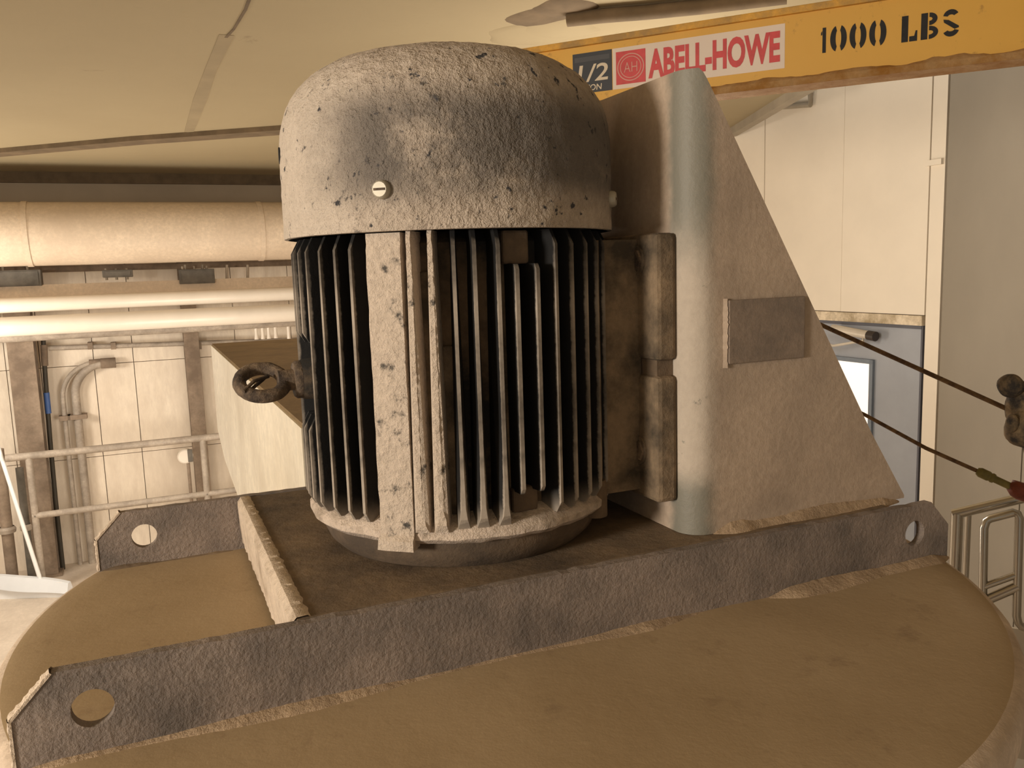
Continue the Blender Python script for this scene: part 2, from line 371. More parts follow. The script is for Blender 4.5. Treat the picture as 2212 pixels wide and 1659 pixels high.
# grey wall
gd = Vector((-.127, -.99, 0)).normalized(); gn = Vector((gd.y, -gd.x, 0)); gn = gn if gn.x < 0 else -gn
cor0 = Vector((corner.x, corner.y, 0))
wall3 = tag(MB().box((-.05, -.2, 0), (6.4, -.035, 4.6), cor0, (gd, gn, Z)).build('wall_side', 'seam'), None, None, None, 'structure')
def wg(px, py): return onp(px, py, gn, corner.dot(gn))
kx = lambda px: (wg(px, 800)-corner).dot(gd)
gs = [0.012, kx(2100), kx(2160)+.25, 1.9, 2.9, 3.9, 4.9, 6.3]
for i in range(len(gs)-1):
    MB().box((gs[i]+.0025, -.04, 0), (gs[i+1]-.0025, 0 if i % 2 else -.003, 4.55), cor0, (gd, gn, Z)).build('panel', 'wall_g', wall3)
# door
door = tag(bpy.data.objects.new('door_1', None), None, None, None, 'structure'); col.objects.link(door)
ax = (U, V, Z); O = U*KR+V*wv0
MB().box((.005, D0+.01, .01), (.05, D1-.01, DT), O, ax).build('door_leaf', 'door', door)
for a_, b_ in (((-.004, D0-.004, 0), (.05, D0+.008, DT+.02)), ((-.004, D1-.008, 0), (.05, D1+.02, DT+.02)), ((-.004, D0, DT), (.05, D1, DT+.02))):
    MB().box(a_, b_, O, ax).build('door_jamb', 'door_frame', door)
W0 = wr(1887, 800).dot(V)-wv0; WT = wr(1885, 785).z; W1 = W0+.34; WB = WT-.75
pane = MB().box((-.002, W0+.02, WB), (.02, W1-.02, WT), O, ax).build('window_pane', 'pane', door)
st = .022
for a_, b_ in (((-.014, W0-st*.2, WB-st), (.006, W0+st, WT+st)), ((-.014, W1-st, WB-st), (.006, W1+st*.2, WT+st)), ((-.014, W0, WT-.004), (.006, W1, WT+st)), ((-.014, W0, WB-st), (.006, W1, WB+.004))):
    MB().box(a_, b_, O, ax).build('window_stop', 'door_stop', door)
c0 = wr(1886, 726, .05); c1 = wr(1812, 712, .05)
ca = (c1-c0).normalized()
cl = MB().tube([c0+ca*.02, c1+ca*.05], .026, 14).build('door_closer', 'closer', door)
MB().tube([c0-ca*.02, c0+ca*.035], .029, 14).build('closer_cap', 'closer_cap', cl)
j = wr(1866, 736, .07); e = wr(1800, 747, .10)
MB().tube([c0+ca*.10, j, e, e+V*.2+Z*.03], .008, 8).build('closer_arm', 'closer', cl)

# ------------------------------------------------------------------ tank
t_ = thing('mixing_tank', 'round pale tank under the dusty disc lid', 'tank', Vector((LC.x, LC.y, 0)), TH)
def lidjit(p, r, z, q):
    return p+Vector((0, 0, .0012*nz(p, 9)))
MB().lathe([(0, .05), (.56, .05), (.575, .08), (.585, .1), (.585, LID_Z-.055), (.56, LID_Z-.055), (0, LID_Z-.055)], 96).build('tank_shell', 'tank', t_, True)
for q in range(4):
    a_ = q*math.pi/2+.4; MB().box((-.04, -.04, 0), (.04, .04, .09), (.5*math.cos(a_), .5*math.sin(a_), 0), (Vector((1, 0, 0)), Vector((0, 1, 0)), Z)).build('tank_foot', 'tank', t_)
lid = thing('tank_lid', 'big round tank lid caked in brown dust with two drilled lifting bars', 'tank lid', LC, TH)
prof = [(0, 0), (.1, 0), (.2, 0), (.3, 0), (.4, 0), (.5, 0), (.56, 0), (.585, -.0005), (.5955, -.003)]
MB().lathe(prof, 160, lambda p, r, z, q: p+Vector((0, 0, .0025*nz(p, 6)*(1 if r < .55 else 0.)))).build('lid_disc', 'lid', lid, True)
MB().lathe([(.5955, -.003), (.602, -.006), (.607, -.012), (.609, -.022), (.608, -.045), (.604, -.052), (.58, -.055), (0, -.055)], 160,
           lambda p, r, z, q: Vector((p.x*(1+.002*nz(p, 25)), p.y*(1+.002*nz(p, 25)), p.z)) if r > .6025 else p).build('lid_rim', 'rim', lid, True)
HB = .0812
def bar(sL, sR, n0, n1, name='lifting_bar'):
    c = .034; poly = [(sL, -.002), (sR, -.002), (sR, HB-.036), (sR-c, HB), (sL+c, HB), (sL, HB-.036)]
    # slightly ragged dusty top edge
    top = []
    N = 90
    for i in range(N+1):
        s_ = sR-c+(sL+c-(sR-c))*i/N; top.append((s_, HB+.0012*nz((s_*60, n0*10, 0))+.0008*nz((s_*170, 0, 2))))
    poly = [(sL, -.002), (sR, -.002), (sR, HB-.036)]+top+[(sL, HB-.036)]
    return holed(name, poly, [(sL+.063, .042, .0175), (sR-.063, .042, .0175)], n0, n1, lambda x, y, d: Vector((x, d, y)), 'bar', lid)
bar(-.558, .5605, -.232, -.220); bar(-.5141, .52, .2895, .3015)
# pale crust on the bars' left ends, their lit look put into the colour
def crust(a, b, n0, n1, th=.004):
    a = Vector((a[0], 0, a[1])); b = Vector((b[0], 0, b[1])); d = (b-a).normalized(); nrm = Vector((-d.z, 0, d.x))
    if nrm.x > 0 and a.x < 0: nrm = -nrm
    if nrm.x < 0 and a.x > 0: nrm = -nrm
    N = 22; vs = []; fs = []
    for i in range(N+1):
        p = a+(b-a)*i/N; h_ = th*(.6+.9*abs(nz((p.x*150, n0*40, p.z*150))))
        for nn, hh in ((n0-.001, -.001), (n0-.0012, h_*.5), ((n0+n1)/2, h_), (n1+.001, h_*.4), (n1+.001, -.001)):
            q = p+nrm*hh; vs.append(Vector((q.x, nn, q.z)))
    for i in range(N):
        for k in range(4): fs.append((i*5+k, i*5+k+1, i*5+k+6, i*5+k+5))
    return MB().add(vs, fs).build('dust_and_lit_edge', 'lit_edge_dust', lid, True)
for sL, n0, n1 in ((-.558, -.232, -.220), (-.5141, .2895, .3015)):
    crust((sL+.034, HB), (sL, HB-.036), n0, n1); crust((sL, HB-.036), (sL, 0), n0, n1)
# drifts of dust along the foot of the bars
def drift(s0, s1, n0, sgn, wd, ht, mat='mound', z0=0., par=None, seed=0., sparse=-.25):
    vs = []; fs = []; N = int((s1-s0)/.004)
    for i in range(N+1):
        s_ = s0+(s1-s0)*i/N; k = max(0., nz((s_*7, seed, n0))*.8+.45+.12*nz((s_*45, seed, 1))+.08*nz((s_*120, seed, 1))+sparse+.2)
        k = min(k, 1.1)*min(1, (s_-s0)/.03+.05, (s1-s_)/.03+.05)
        w_ = wd*(.15+k); h_ = ht*k
        vs += [Vector((s_, n0, z0-.002)), Vector((s_, n0, z0+h_)), Vector((s_, n0+sgn*w_*.35, z0+h_*.62)), Vector((s_, n0+sgn*w_*.75, z0+h_*.2)), Vector((s_, n0+sgn*w_, z0-.002))]
    for i in range(N):
        for k in range(4): fs.append((i*5+k, i*5+k+1, i*5+k+6, i*5+k+5))
    return MB().add(vs, fs).build('dust_drift', mat, par or lid, True)
drift(-.55, .56, -.232, -1, .016, .006, 'mound', 0, None, 1.)
drift(.25, .56, -.2325, -1, .020, .009, 'mound', 0, None, 4., .1)
drift(-.51, -.33, .2895, -1, .012, .008, 'plate', 0, None, 7.)  # dark drift stands in for the shadow gap under the back bar

# ------------------------------------------------------------------ motor bracket: base plate, bent upright, gusset wings
br = thing('motor_bracket', 'brown bent steel bracket with sloping gusset holding the motor upright on the lid', 'bracket', LC, TH)
B0 = .0815
MB().box((-.314, -.217, B0-.012), (.462, .285, B0-.0005)).build('base_plate', 'plate', br, bevel=.001)
def skirt(name, a, b, mat):
    return MB().box(a, b).build(name, mat, br, bevel=.0015)
skirt('side_channel', (-.3135, -.217, .012), (-.302, .285, B0-.012), 'lit_edge_dust')
skirt('side_channel', (.45, -.217, .0), (.462, .285, B0-.012), 'plate')
skirt('cross_rail', (-.30, -.217, .0), (.45, -.20, B0-.012), 'plate'); skirt('cross_rail', (-.30, .268, .0), (.45, .285, B0-.012), 'plate')
# pale skin over the plate's left edge, its lit look put into the colour
vs = []; fs = []; N = 130
for i in range(N+1):
    n_ = -.216+.5*i/N; a_ = .0025*(.4+nz((0, n_*40, 3))); b_ = .0025*nz((2, n_*70, 3))
    vs += [Vector((-.300+b_, n_, B0-.0006)), Vector((-.303+b_, n_, B0+.0016)), Vector((-.314, n_, B0+.001+b_*.4)), Vector((-.3185-a_, n_, B0-.006)), Vector((-.3175-a_, n_, .045+b_)), Vector((-.316-b_, n_, .012+a_))]
for i in range(N):
    for k in range(5): fs.append((i*6+k, i*6+k+1, i*6+k+7, i*6+k+6))
MB().add(vs, fs).build('lit_caked_edge', 'lit_edge_dust', br, True)
TOP = .63; SP = .158; RB = .03; NW = -.2; NB = .262; TT = .009
path = [(SP, NB-RB), (SP, .1), (SP, 0), (SP, -.1), (SP, NW+RB)]
path += [(SP+RB-RB*math.cos(q), NW+RB-RB*math.sin(q)) for q in [math.pi/2*i/10 for i in range(1, 11)]]
path += [(s_, NW) for s_ in (.215, .25, .3, .35, .4, .45, .512)]
back = [(SP+RB-RB*math.cos(q), NB-RB+RB*math.sin(q)) for q in [math.pi/2*i/8 for i in range(8, 0, -1)]]
path = [(s_, NB) for s_ in (.512, .45, .4, .35, .3, .25, .215)]+back+path
def ztop(s_): return TOP if s_ <= SP+RB*.6 else max(B0+.004, TOP-(s_-SP-RB*.6)*(TOP-B0)/(.508-SP-RB*.6))
P = [Vector((a_, b_, 0)) for a_, b_ in path]; vs = []; fs = []
for i, p in enumerate(P):
    d = (P[min(i+1, len(P)-1)]-P[max(i-1, 0)]).normalized(); inn = Vector((-d.y, d.x, 0))
    q = p+inn*TT; zt = ztop(p.x)
    vs += [Vector((p.x, p.y, B0)), Vector((p.x, p.y, zt)), Vector((q.x, q.y, zt)), Vector((q.x, q.y, B0))]
for i in range(len(P)-1):
    for a_ in range(4): b_ = (a_+1) % 4; fs.append((i*4+a_, i*4+b_, i*4+4+b_, i*4+4+a_))
fs += [(0, 1, 2, 3), tuple(len(P)*4-4+k for k in (3, 2, 1, 0))]
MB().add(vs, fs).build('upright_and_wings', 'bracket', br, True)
MB().box((.212, NW-.004, .2895), (.328, NW, .366)).build('name_plate', 'name_plate', br, bevel=.001)
vs = []; fs = []
for i in range(31):                            # dust caught behind the name plate's edge
    z_ = .285+.083*i/30; k = .004*(.5+abs(nz((z_*150, 2, 2)))); vs += [Vector((.2125, NW, z_)), Vector((.2105, NW-k*1.2, z_)), Vector((.207-k*.5, NW, z_))]
for i in range(30): fs += [(i*3, i*3+1, i*3+4, i*3+3), (i*3+1, i*3+2, i*3+5, i*3+4)]
MB().add(vs, fs).build('dust_and_lit_edge', 'bracket', br, True)
drift(.19, .50, NW, -1, .016, .016, 'mound', B0-.002, br, 9., .05)

# ------------------------------------------------------------------ motor
MO = LC+U*(-.065)+V*(-.008)+Z*B0
mo = thing('electric_motor', 'upright finned electric motor with a domed dusty fan cover', 'motor', MO, TH)
prof = [(.196, .372), (.2005, .3725), (.201, .376), (.2008, .39), (.2008, .41), (.2008, .43), (.2008, .45), (.2006, .465), (.200, .478), (.1985, .492), (.1955, .506), (.191, .519), (.185, .531), (.177, .5425), (.167, .5525), (.155, .561), (.141, .568), (.125, .5735), (.107, .5775), (.087, .5805), (.065, .5825), (.04, .5835), (.015, .584), (.0, .584)]
fine = []
for i in range(len(prof)-1):
    for k in range(3): fine.append((prof[i][0]+(prof[i+1][0]-prof[i][0])*k/3, prof[i][1]+(prof[i+1][1]-prof[i][1])*k/3))
fine.append(prof[-1])
def cj(p, r, z, q):
    if r < .02: return p
    k = .0011*nz(p, 45)+.0009*max(0, nz(p, 110, 5))+.0012*nz(p, 14, 2)
    d = Vector((p.x, p.y, max(0, (z-.47)*1.6))).normalized(); return p+d*k
cov = MB().lathe(fine, 220, cj).build('fan_cover', 'cover', mo, True)
MB().lathe([(.1955, .373), (.1955, .45), (.15, .46), (0, .46)], 64).build('cover_lining', 'dark', cov)
CAMA = -109.7                                   # local bearing (deg) of the side facing the photographer
def bear(th): a_ = math.radians(CAMA+th); return Vector((math.cos(a_), math.sin(a_), 0)), Vector((-math.sin(a_), math.cos(a_), 0))
for th in (-19.5, 72, 162, -110):
    e, tn = bear(th); o_ = e*.2005+Z*(.414 if th == -19.5 else .408)
    b_ = MB().lathe([(0, .008), (.0075, .008), (.0092, .006), (.0098, .003), (.0098, -.003)], 16, None, o_, (tn, Z, e)).build('cover_bolt', 'bolt', cov, True)
    MB().box((-.0062, -.0012, .0076), (.0062, .0012, .0088), o_, (tn, Z, e)).build('bolt_slot', 'iron', cov)
e, tn = bear(-74); MB().lathe([(0, .0015), (.005, .0015), (.0052, -.002)], 12, None, e*.2005+Z*.468, (tn, Z*1.9, e)).build('cover_hole', 'dark', cov)
# frame core
MB().lathe([(0, .03), (.16, .03), (.163, .045), (.163, .36), (.15, .372), (0, .372)], 96).build('motor_frame', 'core', mo, True)
# fins
def fin_mesh(z0, z1, rt=.195, tk=.0044, ragged=0., ct=.016, cb=.012, flare=0., mat='fin', seed=0.):
    prof_ = [(.158, z0), (rt-cb*.6, z0), (rt, z0+cb)]
    N = 60 if ragged else (24 if flare else 3)
    for i in range(1, N):
        zz_ = z0+cb+(z1-ct-z0-cb)*i/N; prof_.append((rt+ragged*(abs(nz((zz_*95, seed, 1)))+.3*nz((zz_*210, seed, 2))), zz_))
    prof_ += [(rt, z1-ct), (rt-ct*.55, z1), (.158, z1)]
    vs = []; n = len(prof_)
    for sgn in (-1, 1):
        for r_, z_ in prof_:
            hw = (.0036-(r_-.158)/(.195-.158)*(.0036-tk/2))
            if ragged and r_ > .19: hw *= 1.1+.7*nz((z_*70, seed, sgn))
            if flare: hw += flare*max(0, 1-(z_-z0)/.035)**2
            vs.append(Vector((r_, sgn*hw, z_)))
    fs = [tuple(range(n)), tuple(reversed(range(n, 2*n)))]+[(i, i+n, (i+1) % n+n, (i+1) % n) for i in range(n)]
    mb = MB().add(vs, fs); me = bpy.data.meshes.new('fin'); me.from_pydata([tuple(q) for q in mb.v], [], mb.f); me.materials.append(M[mat])
    bm = bmesh.new(); bm.from_mesh(me); bmesh.ops.recalc_face_normals(bm, faces=bm.faces); bm.to_mesh(me); bm.free(); return me
f_long = fin_mesh(.056, .3715, tk=.0036); f_mid = fin_mesh(.052, .372, tk=.0038, flare=.0045); f_short = fin_mesh(.085, .335, ct=.006, cb=.006)
f_caked = [fin_mesh(.050, .372, .1945, .0044, .0035, .004, .004, .005, 'caked_fin', k) for k in (1., 5.)]
f_up = fin_mesh(.252, .371); f_dn = fin_mesh(.056, .165)
def fin(th, me):
    o_ = link('fin', me, mo); o_.rotation_euler = (0, 0, math.radians(CAMA+th)); return o_
for th in (-56.4, -47.6, -39.9, -33.3, 35.6, 43.2, 51.5, 60, 68.5, 77): fin(th, f_long)
for th in (.7, 7.1, 14.6): fin(th, f_mid)
for th, me in ((-13, f_caked[0]), (-6.4, f_caked[1])): fin(th, me)
for th in (20.7, 28.1): fin(th, f_short)
for th in (-63.5, -70.5, -77.5): fin(th, f_up); fin(th, f_dn)
for k in range(1, 11): fin(-77.5-7.2*k-(0 if k < 4 else 0), f_long)
for k in range(0, 4): fin(140+7.2*k, f_long)
# wide caked ribs
def wide_rib(th0, th1, mat, rt=.1945):
    a0, a1 = math.radians(CAMA+th0), math.radians(CAMA+th1); N = 8; K = 60; vs = []; fs = []
    cols = [(a0, .158)]+[(a0+(a1-a0)*i/N, rt) for i in range(N+1)]+[(a1, .158)]
    for k in range(K+1):
        z_ = .030+(.371-.030)*k/K
        for j_, (a_, r_) in enumerate(cols):
            aa = a_; rr = r_
            if r_ > .17:
                rr = r_+.0016*nz((math.cos(a_)*r_*60, math.sin(a_)*r_*60, z_*60))-.002*(k > K-3)+(.005 if z_ < .046 else 0)
                if z_ < .052: aa = a_+(.0 if j_ > N/2 else -.012)*(1-(z_-.03)/.022)
            vs.append(Vector((rr*math.cos(aa), rr*math.sin(aa), z_)))
    n = len(cols)
    for k in range(K):
        for j_ in range(n-1): fs.append((k*n+j_, k*n+j_+1, (k+1)*n+j_+1, (k+1)*n+j_))
    fs += [tuple(range(n)), tuple(K*n+j_ for j_ in reversed(range(n)))]
    return MB().add(vs, fs).build('wide_rib', mat, mo, True)
wide_rib(-27.3, -15.6, 'caked_fin')
wide_rib(-169, -157, 'caked_fin')
# short raised pad between the two clipped fins
e, tn = bear(24.3)
MB().box((.158, -.016, .06), (.176, .016, .088), (0, 0, 0), (e, tn, Z)).build('drain_boss', 'bell', mo, bevel=.003)
MB().box((.158, -.020, .335), (.178, .012, .371), (0, 0, 0), (e, tn, Z)).build('boss', 'bell', mo, bevel=.003)
for th, w_, z1_ in ((-9.7, .010, .33), (18.0, .011, .371), (-2.8, .006, .25)):
    e, tn = bear(th); MB().box((.16, -w_, .06), (.1675, w_, z1_), (0, 0, 0), (e, tn, Z)).build('packed_dust', 'foot', mo, bevel=.002)
# end bell and dusty lower rim
def bj(p, r, z, q):
    if r < .14: return p
    k = 1+.010*nz(p, 60)+.008*nz(p, 25); return Vector((p.x*k, p.y*k, z+.0012*nz(p, 50, 2)))
rim = MB().lathe([(.158, .066), (.172, .061), (.185, .055), (.191, .048), (.191, .041), (.184, .035), (.17, .032), (.15, .032)], 160, bj).build('bell_rim', 'bell_rim', mo, True)
MB().lathe([(.176, .036), (.176, .024), (.170, .010), (.160, 0.), (0, 0)], 96).build('end_bell', 'bell', mo, True)
e, tn = bear(66)
lug = MB().lathe([(0, .03), (.013, .03), (.015, .026), (.015, -.015), (0, -.015)], 18, None, e*.180+Z*.040, (tn, e, Z)).build('bolt_lug', 'bell', mo, True)
MB().lathe([(0, .04), (.008, .04), (.008, .02)], 6, None, e*.180+Z*.040, (tn, e, Z)).build('lug_bolt', 'iron', lug)
# eye bolt on the side away from the feet
e = Vector((-1, 0, 0)); zc = .208
boss = MB().lathe([(0, .198), (.021, .198), (.024, .193), (.026, .150)], 24, None, Z*zc, (Vector((0, 1, 0)), Z, e)).build('eyebolt_boss', 'core', mo, True)
ey = MB().tube([e*.17+Z*zc, e*.222+Z*zc], .0125, 16).build('eyebolt', 'iron', mo, True)
MB().lathe([(0, .204), (.02, .204), (.0225, .201), (.0225, .196)], 24, None, Z*zc, (Vector((0, 1, 0)), Z, e)).build('eyebolt_collar', 'iron', ey, True)
tilt = math.radians(33); cx = e*.240+Z*zc
ra = Vector((1, 0, 0)); rb_ = Vector((0, math.cos(tilt), math.sin(tilt)))
ring = arc(cx, ra, rb_, .0255, 0, 2*math.pi, 40)[:-1]
def closed_tube(pts, r, seg=12, jit=0.):
    mb = MB(); n = len(pts); c = sum(pts, Vector())/n; vs = []; fs = []
    for i in range(n):
        d = (pts[(i+1) % n]-pts[i-1]).normalized(); a_ = (pts[i]-c).normalized(); b_ = d.cross(a_)
        for j_ in range(seg):
            q = 2*math.pi*j_/seg; rr = r*(1+jit*nz(pts[i]*120, 1, j_)); vs.append(pts[i]+(a_*math.cos(q)+b_*math.sin(q))*rr)
    for i in range(n):
        for j_ in range(seg):
            k = (i+1) % n; l = (j_+1) % seg; fs.append((i*seg+j_, i*seg+l, k*seg+l, k*seg+j_))
    return mb.add(vs, fs)
closed_tube(ring, .0080, 12, .12).build('eye', 'iron', ey, True)
for dy, k in ((-.008, 0), (.004, 1)):
    MB().tube([cx+Vector((-.024+.01*k, dy-.014, -.006)), cx+Vector((-.01+.012*k, dy, .003)), cx+Vector((.008, dy+.012, .006))], .0022, 8).build('wire_tie', 'iron', ey)
# feet against the upright
for sgn in (-1, 1):
    for z0, z1, hole in ((.215, .366, .335), (.040, .196, .10)):
        pad = MB().box((.194, min(sgn*.168, sgn*.03), z0), (.2225, max(sgn*.168, sgn*.03), z1)).build('foot_pad', 'foot', mo, bevel=.006)
        b_ = MB().lathe([(0, .004), (.013, .004), (.015, .001), (.015, -.002)], 6, None, Vector((.194, sgn*.125, hole)), (Vector((0, 1, 0)), Z, Vector((-1, 0, 0)))).build('foot_bolt', 'iron', pad)
        MB().lathe([(.013, 0), (.0135, .0022), (.018, .0022), (.0185, -.001)], 20, None, Vector((.194, sgn*.125, hole)), (Vector((0, 1, 0)), Z, Vector((-1, 0, 0)))).build('washer', 'foot', pad, True)
    MB().box((.200, min(sgn*.158, sgn*.03), .19), (.2225, max(sgn*.158, sgn*.03), .22)).build('foot_bridge', 'bell', mo)
    MB().box((.12, sgn*.118-.008, .05), (.198, sgn*.118+.008, .36)).build('foot_web', 'foot', mo)

# ------------------------------------------------------------------ cream trough running away behind the lid
tro = thing('conveyor_trough', 'long cream steel trough with a brown dusty top running away behind the motor', 'trough', Vector((LC.x, LC.y, LID_Z)), TH)
zt = .18; sa, sb = -.214, .16
poly = [(.304, zt-.006), (2.15, zt-.006), (2.15, -.13), (1.92, -.20), (1.48, -.235), (.60, -.235), (.60, .004), (.304, .004)]
MB().prism(poly, sa, sb, lambda x, y, d: Vector((d, x, y))).build('trough_body', 'trough', tro)
MB().box((sa+.004, .306, zt-.006), (sb, 2.148, zt)).build('trough_cover', 'trough_top', tro)
MB().box((sa+.03, 1.55, -LID_Z), (sa+.09, 1.61, -.17)).build('support_leg', 'column', tro); MB().box((sb-.09, 1.55, -LID_Z), (sb-.03, 1.61, -.17)).build('support_leg', 'column', tro)

# ------------------------------------------------------------------ jib beam with its lettering
PHI = -.4505; OFF = 2.4145; BZ0, BZ1 = LID_Z+.867, LID_Z+1.067
bd = Vector((math.cos(PHI), math.sin(PHI), 0)); bn = Vector((-math.sin(PHI), math.cos(PHI), 0))
# front tips of the flanges lie in the plane bn.P = OFF ; the web stands a little behind
FW = .05
beam = thing('jib_beam', 'yellow hoist beam marked 1000 LBS overhead at right', 'beam', bd*0+bn*(OFF+FW)+Z*BZ0, PHI)
BL, BR = -1.25, 1.0
def fl(x0, x1, z0, z1, name, mat):
    return MB().box((x0, -FW, z0), (x1, FW, z1)).build(name, mat, beam, bevel=.002)
TW = BZ1-BZ0
fl(BL, BR, TW-.018, TW, 'top_flange', 'flange'); fl(BL, BR, 0, .018, 'bottom_flange', 'beam_dirt')
MB().box((BL, -.038, .0175), (BR, .02, TW-.0175)).build('web', 'beam', beam)
vs = []; fs = []; N = 160
for i in range(N+1):
    x_ = BL+(BR-BL)*i/N; k = max(0.02, .5+.6*nz((x_*9, 0, 0))+.4*nz((x_*30, 1, 0))); vs += [Vector((x_, -FW+.001, .017)), Vector((x_, -FW+.003, .018+.006*k)), Vector((x_, -.0379, .018+.016*k))]
for i in range(N): fs += [(i*3, i*3+1, i*3+4, i*3+3), (i*3+1, i*3+2, i*3+5, i*3+4)]
MB().add(vs, fs).build('flange_dirt', 'beam_dirt', beam, True)
FACE = -.038
def onface(px, py):                             # photo point -> (x, z) on the beam's lettered face
    k = OFF+FW+FACE; p = onp(px, py, bn, k); return p.dot(bd), p.z-BZ0
def sheet(name, x0, z0, x1, z1, d, mat, par, th=.0008):
    return MB().box((x0, FACE-d-th, z0), (x1, FACE-d, z1)).build(name, mat, par)
xs0, zs1 = onface(1323, 107); xs1, _ = onface(1696, 49); _, zs0 = onface(1696, 146)
zs1 = (zs1+onface(1696, 49)[1])/2; zs0 = (zs0+onface(1323, 195)[1])/2
stk = sheet('maker_sticker', xs0, zs0, xs1, zs1, .0, 'sticker', beam)
def text(s, name, x0, z0, x1, z1, d, mat, par, off=.0, shear=0.):
    cu = bpy.data.curves.new('txt', 'FONT'); cu.body = s; cu.offset = off; cu.shear = shear; cu.resolution_u = 4
    o_ = bpy.data.objects.new('txt', cu); col.objects.link(o_); bpy.context.view_layer.update()
    me = bpy.data.meshes.new_from_object(o_.evaluated_get(bpy.context.evaluated_depsgraph_get()))
    bpy.data.objects.remove(o_); bpy.data.curves.remove(cu)
    X = [q.co.x for q in me.vertices]; Y = [q.co.y for q in me.vertices]; mx, my = min(X), min(Y); sx = (x1-x0)/(max(X)-mx); sy = (z1-z0)/(max(Y)-my)
    for q in me.vertices:
        q.co = Vector((x0+(q.co.x-mx)*sx, FACE-d, z0+(q.co.y-my)*sy))
    me.name = name; me.materials.clear(); me.materials.append(M[mat]); return link(name, me, par)
sw, sh = xs1-xs0, zs1-zs0
ex0, ex1 = xs0+.022*sw, xs0+.205*sw
em = sheet('emblem', ex0, zs0+.10*sh, ex1, zs1-.10*sh, .0009, 'red', stk)
ec = Vector(((ex0+ex1)/2, FACE-.0022, (zs0+zs1)/2))
def ringflat(name, r0, r1, par, sx=1.):
    vs = []; fs = []
    for i in range(48):
        q = 2*math.pi*i/48; vs += [ec+Vector((r0*sx*math.cos(q), 0, r0*math.sin(q))), ec+Vector((r1*sx*math.cos(q), 0, r1*math.sin(q)))]
    for i in range(48): k = (i+1) % 48; fs.append((2*i, 2*i+1, 2*k+1, 2*k))
    return MB().add(vs, fs).build(name, 'pinkline', par)
rr = sh*.335; sx_ = min(1.05, (ex1-ex0)*.46/rr)
ringflat('emblem_ring', rr*.93, rr, stk, sx_); ringflat('emblem_ring', rr*.74, rr*.79, stk, sx_)
text('AH', 'emblem_letters', ec.x-rr*.52, ec.z-rr*.36, ec.x+rr*.52, ec.z+rr*.36, .0024, 'pinkline', stk, -.012)
text('ABELL-HOWE', 'sticker_lettering', xs0+.222*sw, zs0+.15*sh, xs0+.975*sw, zs1-.14*sh, .0016, 'red', stk, .04)
bx0, _ = onface(1237, 122); bx1 = xs0-.002
bdg = sheet('capacity_badge', bx0, zs0, bx1, zs1-.0, .0, 'badge', beam)
bw = bx1-bx0
sheet('badge_band', bx0+.05*bw, zs1-.22*sh, bx1-.06*bw, zs1-.10*sh, .0008, 'badge_grey', bdg, .0003)
text('1/2', 'badge_lettering', bx0+.12*bw, zs0+.27*sh, bx1-.10*bw, zs0+.70*sh, .0016, 'badge_text', bdg, .012, .12)
text('TON', 'badge_lettering', bx0+.32*bw, zs0+.05*sh, bx1-.26*bw, zs0+.2*sh, .0016, 'badge_text', bdg, .012, .1)
# stencilled capacity
x0, za = onface(1773, 57); _, zb = onface(1773, 112); x1, zc_ = onface(2075, 22); _, zd = onface(2075, 79)
zt1 = (za+zc_)/2; zb1 = (zb+zd)/2; Hh = zt1-zb1; Wt = x1-x0
def half0(sgn):
    A = [math.radians(76-152*i/14) for i in range(15)]
    return [(.5+sgn*(.07+.43*math.cos(q)), .5+.515*math.sin(q)) for q in A]+[(.5+sgn*(.07+.10*math.cos(q)), .5+.31*math.sin(q)) for q in reversed(A)]
R4 = lambda a, b, c, d: [(a, b), (c, b), (c, d), (a, d)]
def bowl(x0_, y0_, y1_, r, thk):
    cy = (y0_+y1_)/2; ry = (y1_-y0_)/2; o_ = [(x0_+r*math.cos(math.radians(-90+180*i/10)), cy+ry*math.sin(math.radians(-90+180*i/10))) for i in range(11)]
    return o_+[(x0_+(r-thk)*math.cos(math.radians(90-180*i/10)), cy+(ry-thk*.62)*math.sin(math.radians(90-180*i/10))) for i in range(11)]
def sarc(cx, cy, rx, ry, a0, a1, thk):
    A = [math.radians(a0+(a1-a0)*i/12) for i in range(13)]
    return [(cx+rx*math.cos(a), cy+ry*math.sin(a)) for a in A]+[(cx+(rx-thk)*math.cos(a), cy+(ry-thk*.75)*math.sin(a)) for a in reversed(A)]
G = {'1': (.34, [R4(.28, 0, .78, 1), [(.05, .80), (.24, .88), (.24, .72), (.05, .70)]]), '0': (.80, [half0(-1), half0(1)]),
     'L': (.74, [R4(.02, 0, .42, 1), R4(.50, 0, .98, .20), [(.80, .20), (.98, .20), (.98, .40), (.88, .40)]]),
     'B': (.82, [R4(.02, 0, .38, 1), bowl(.46, .52, 1.0, .44, .27), bowl(.46, 0, .50, .50, .27)]),
     'S': (.78, [sarc(.48, .74, .44, .27, 25, 170, .26), sarc(.50, .27, .46, .28, 205, 345, .26), [(.06, .66), (.36, .62), (.94, .36), (.94, .30), (.70, .26), (.10, .54)]]), ' ': (.42, [])}
adv = [(ch, G[ch][0]) for ch in '1000 LBS']; tot = sum(a for _, a in adv)+.13*(len(adv)-1); kx_ = Wt/(tot*Hh)
cur = x0
for ch, a_ in adv:
    wd = a_*Hh*kx_
    if G[ch][1]:
        mb = MB()
        for poly in G[ch][1]:
            mb.add([Vector((cur+px*wd, FACE-.0008, zb1+py*Hh)) for px, py in poly], [tuple(range(len(poly)))])
        mb.build('stencil_letter', 'stencil', beam)
    cur += wd+.13*Hh*kx_
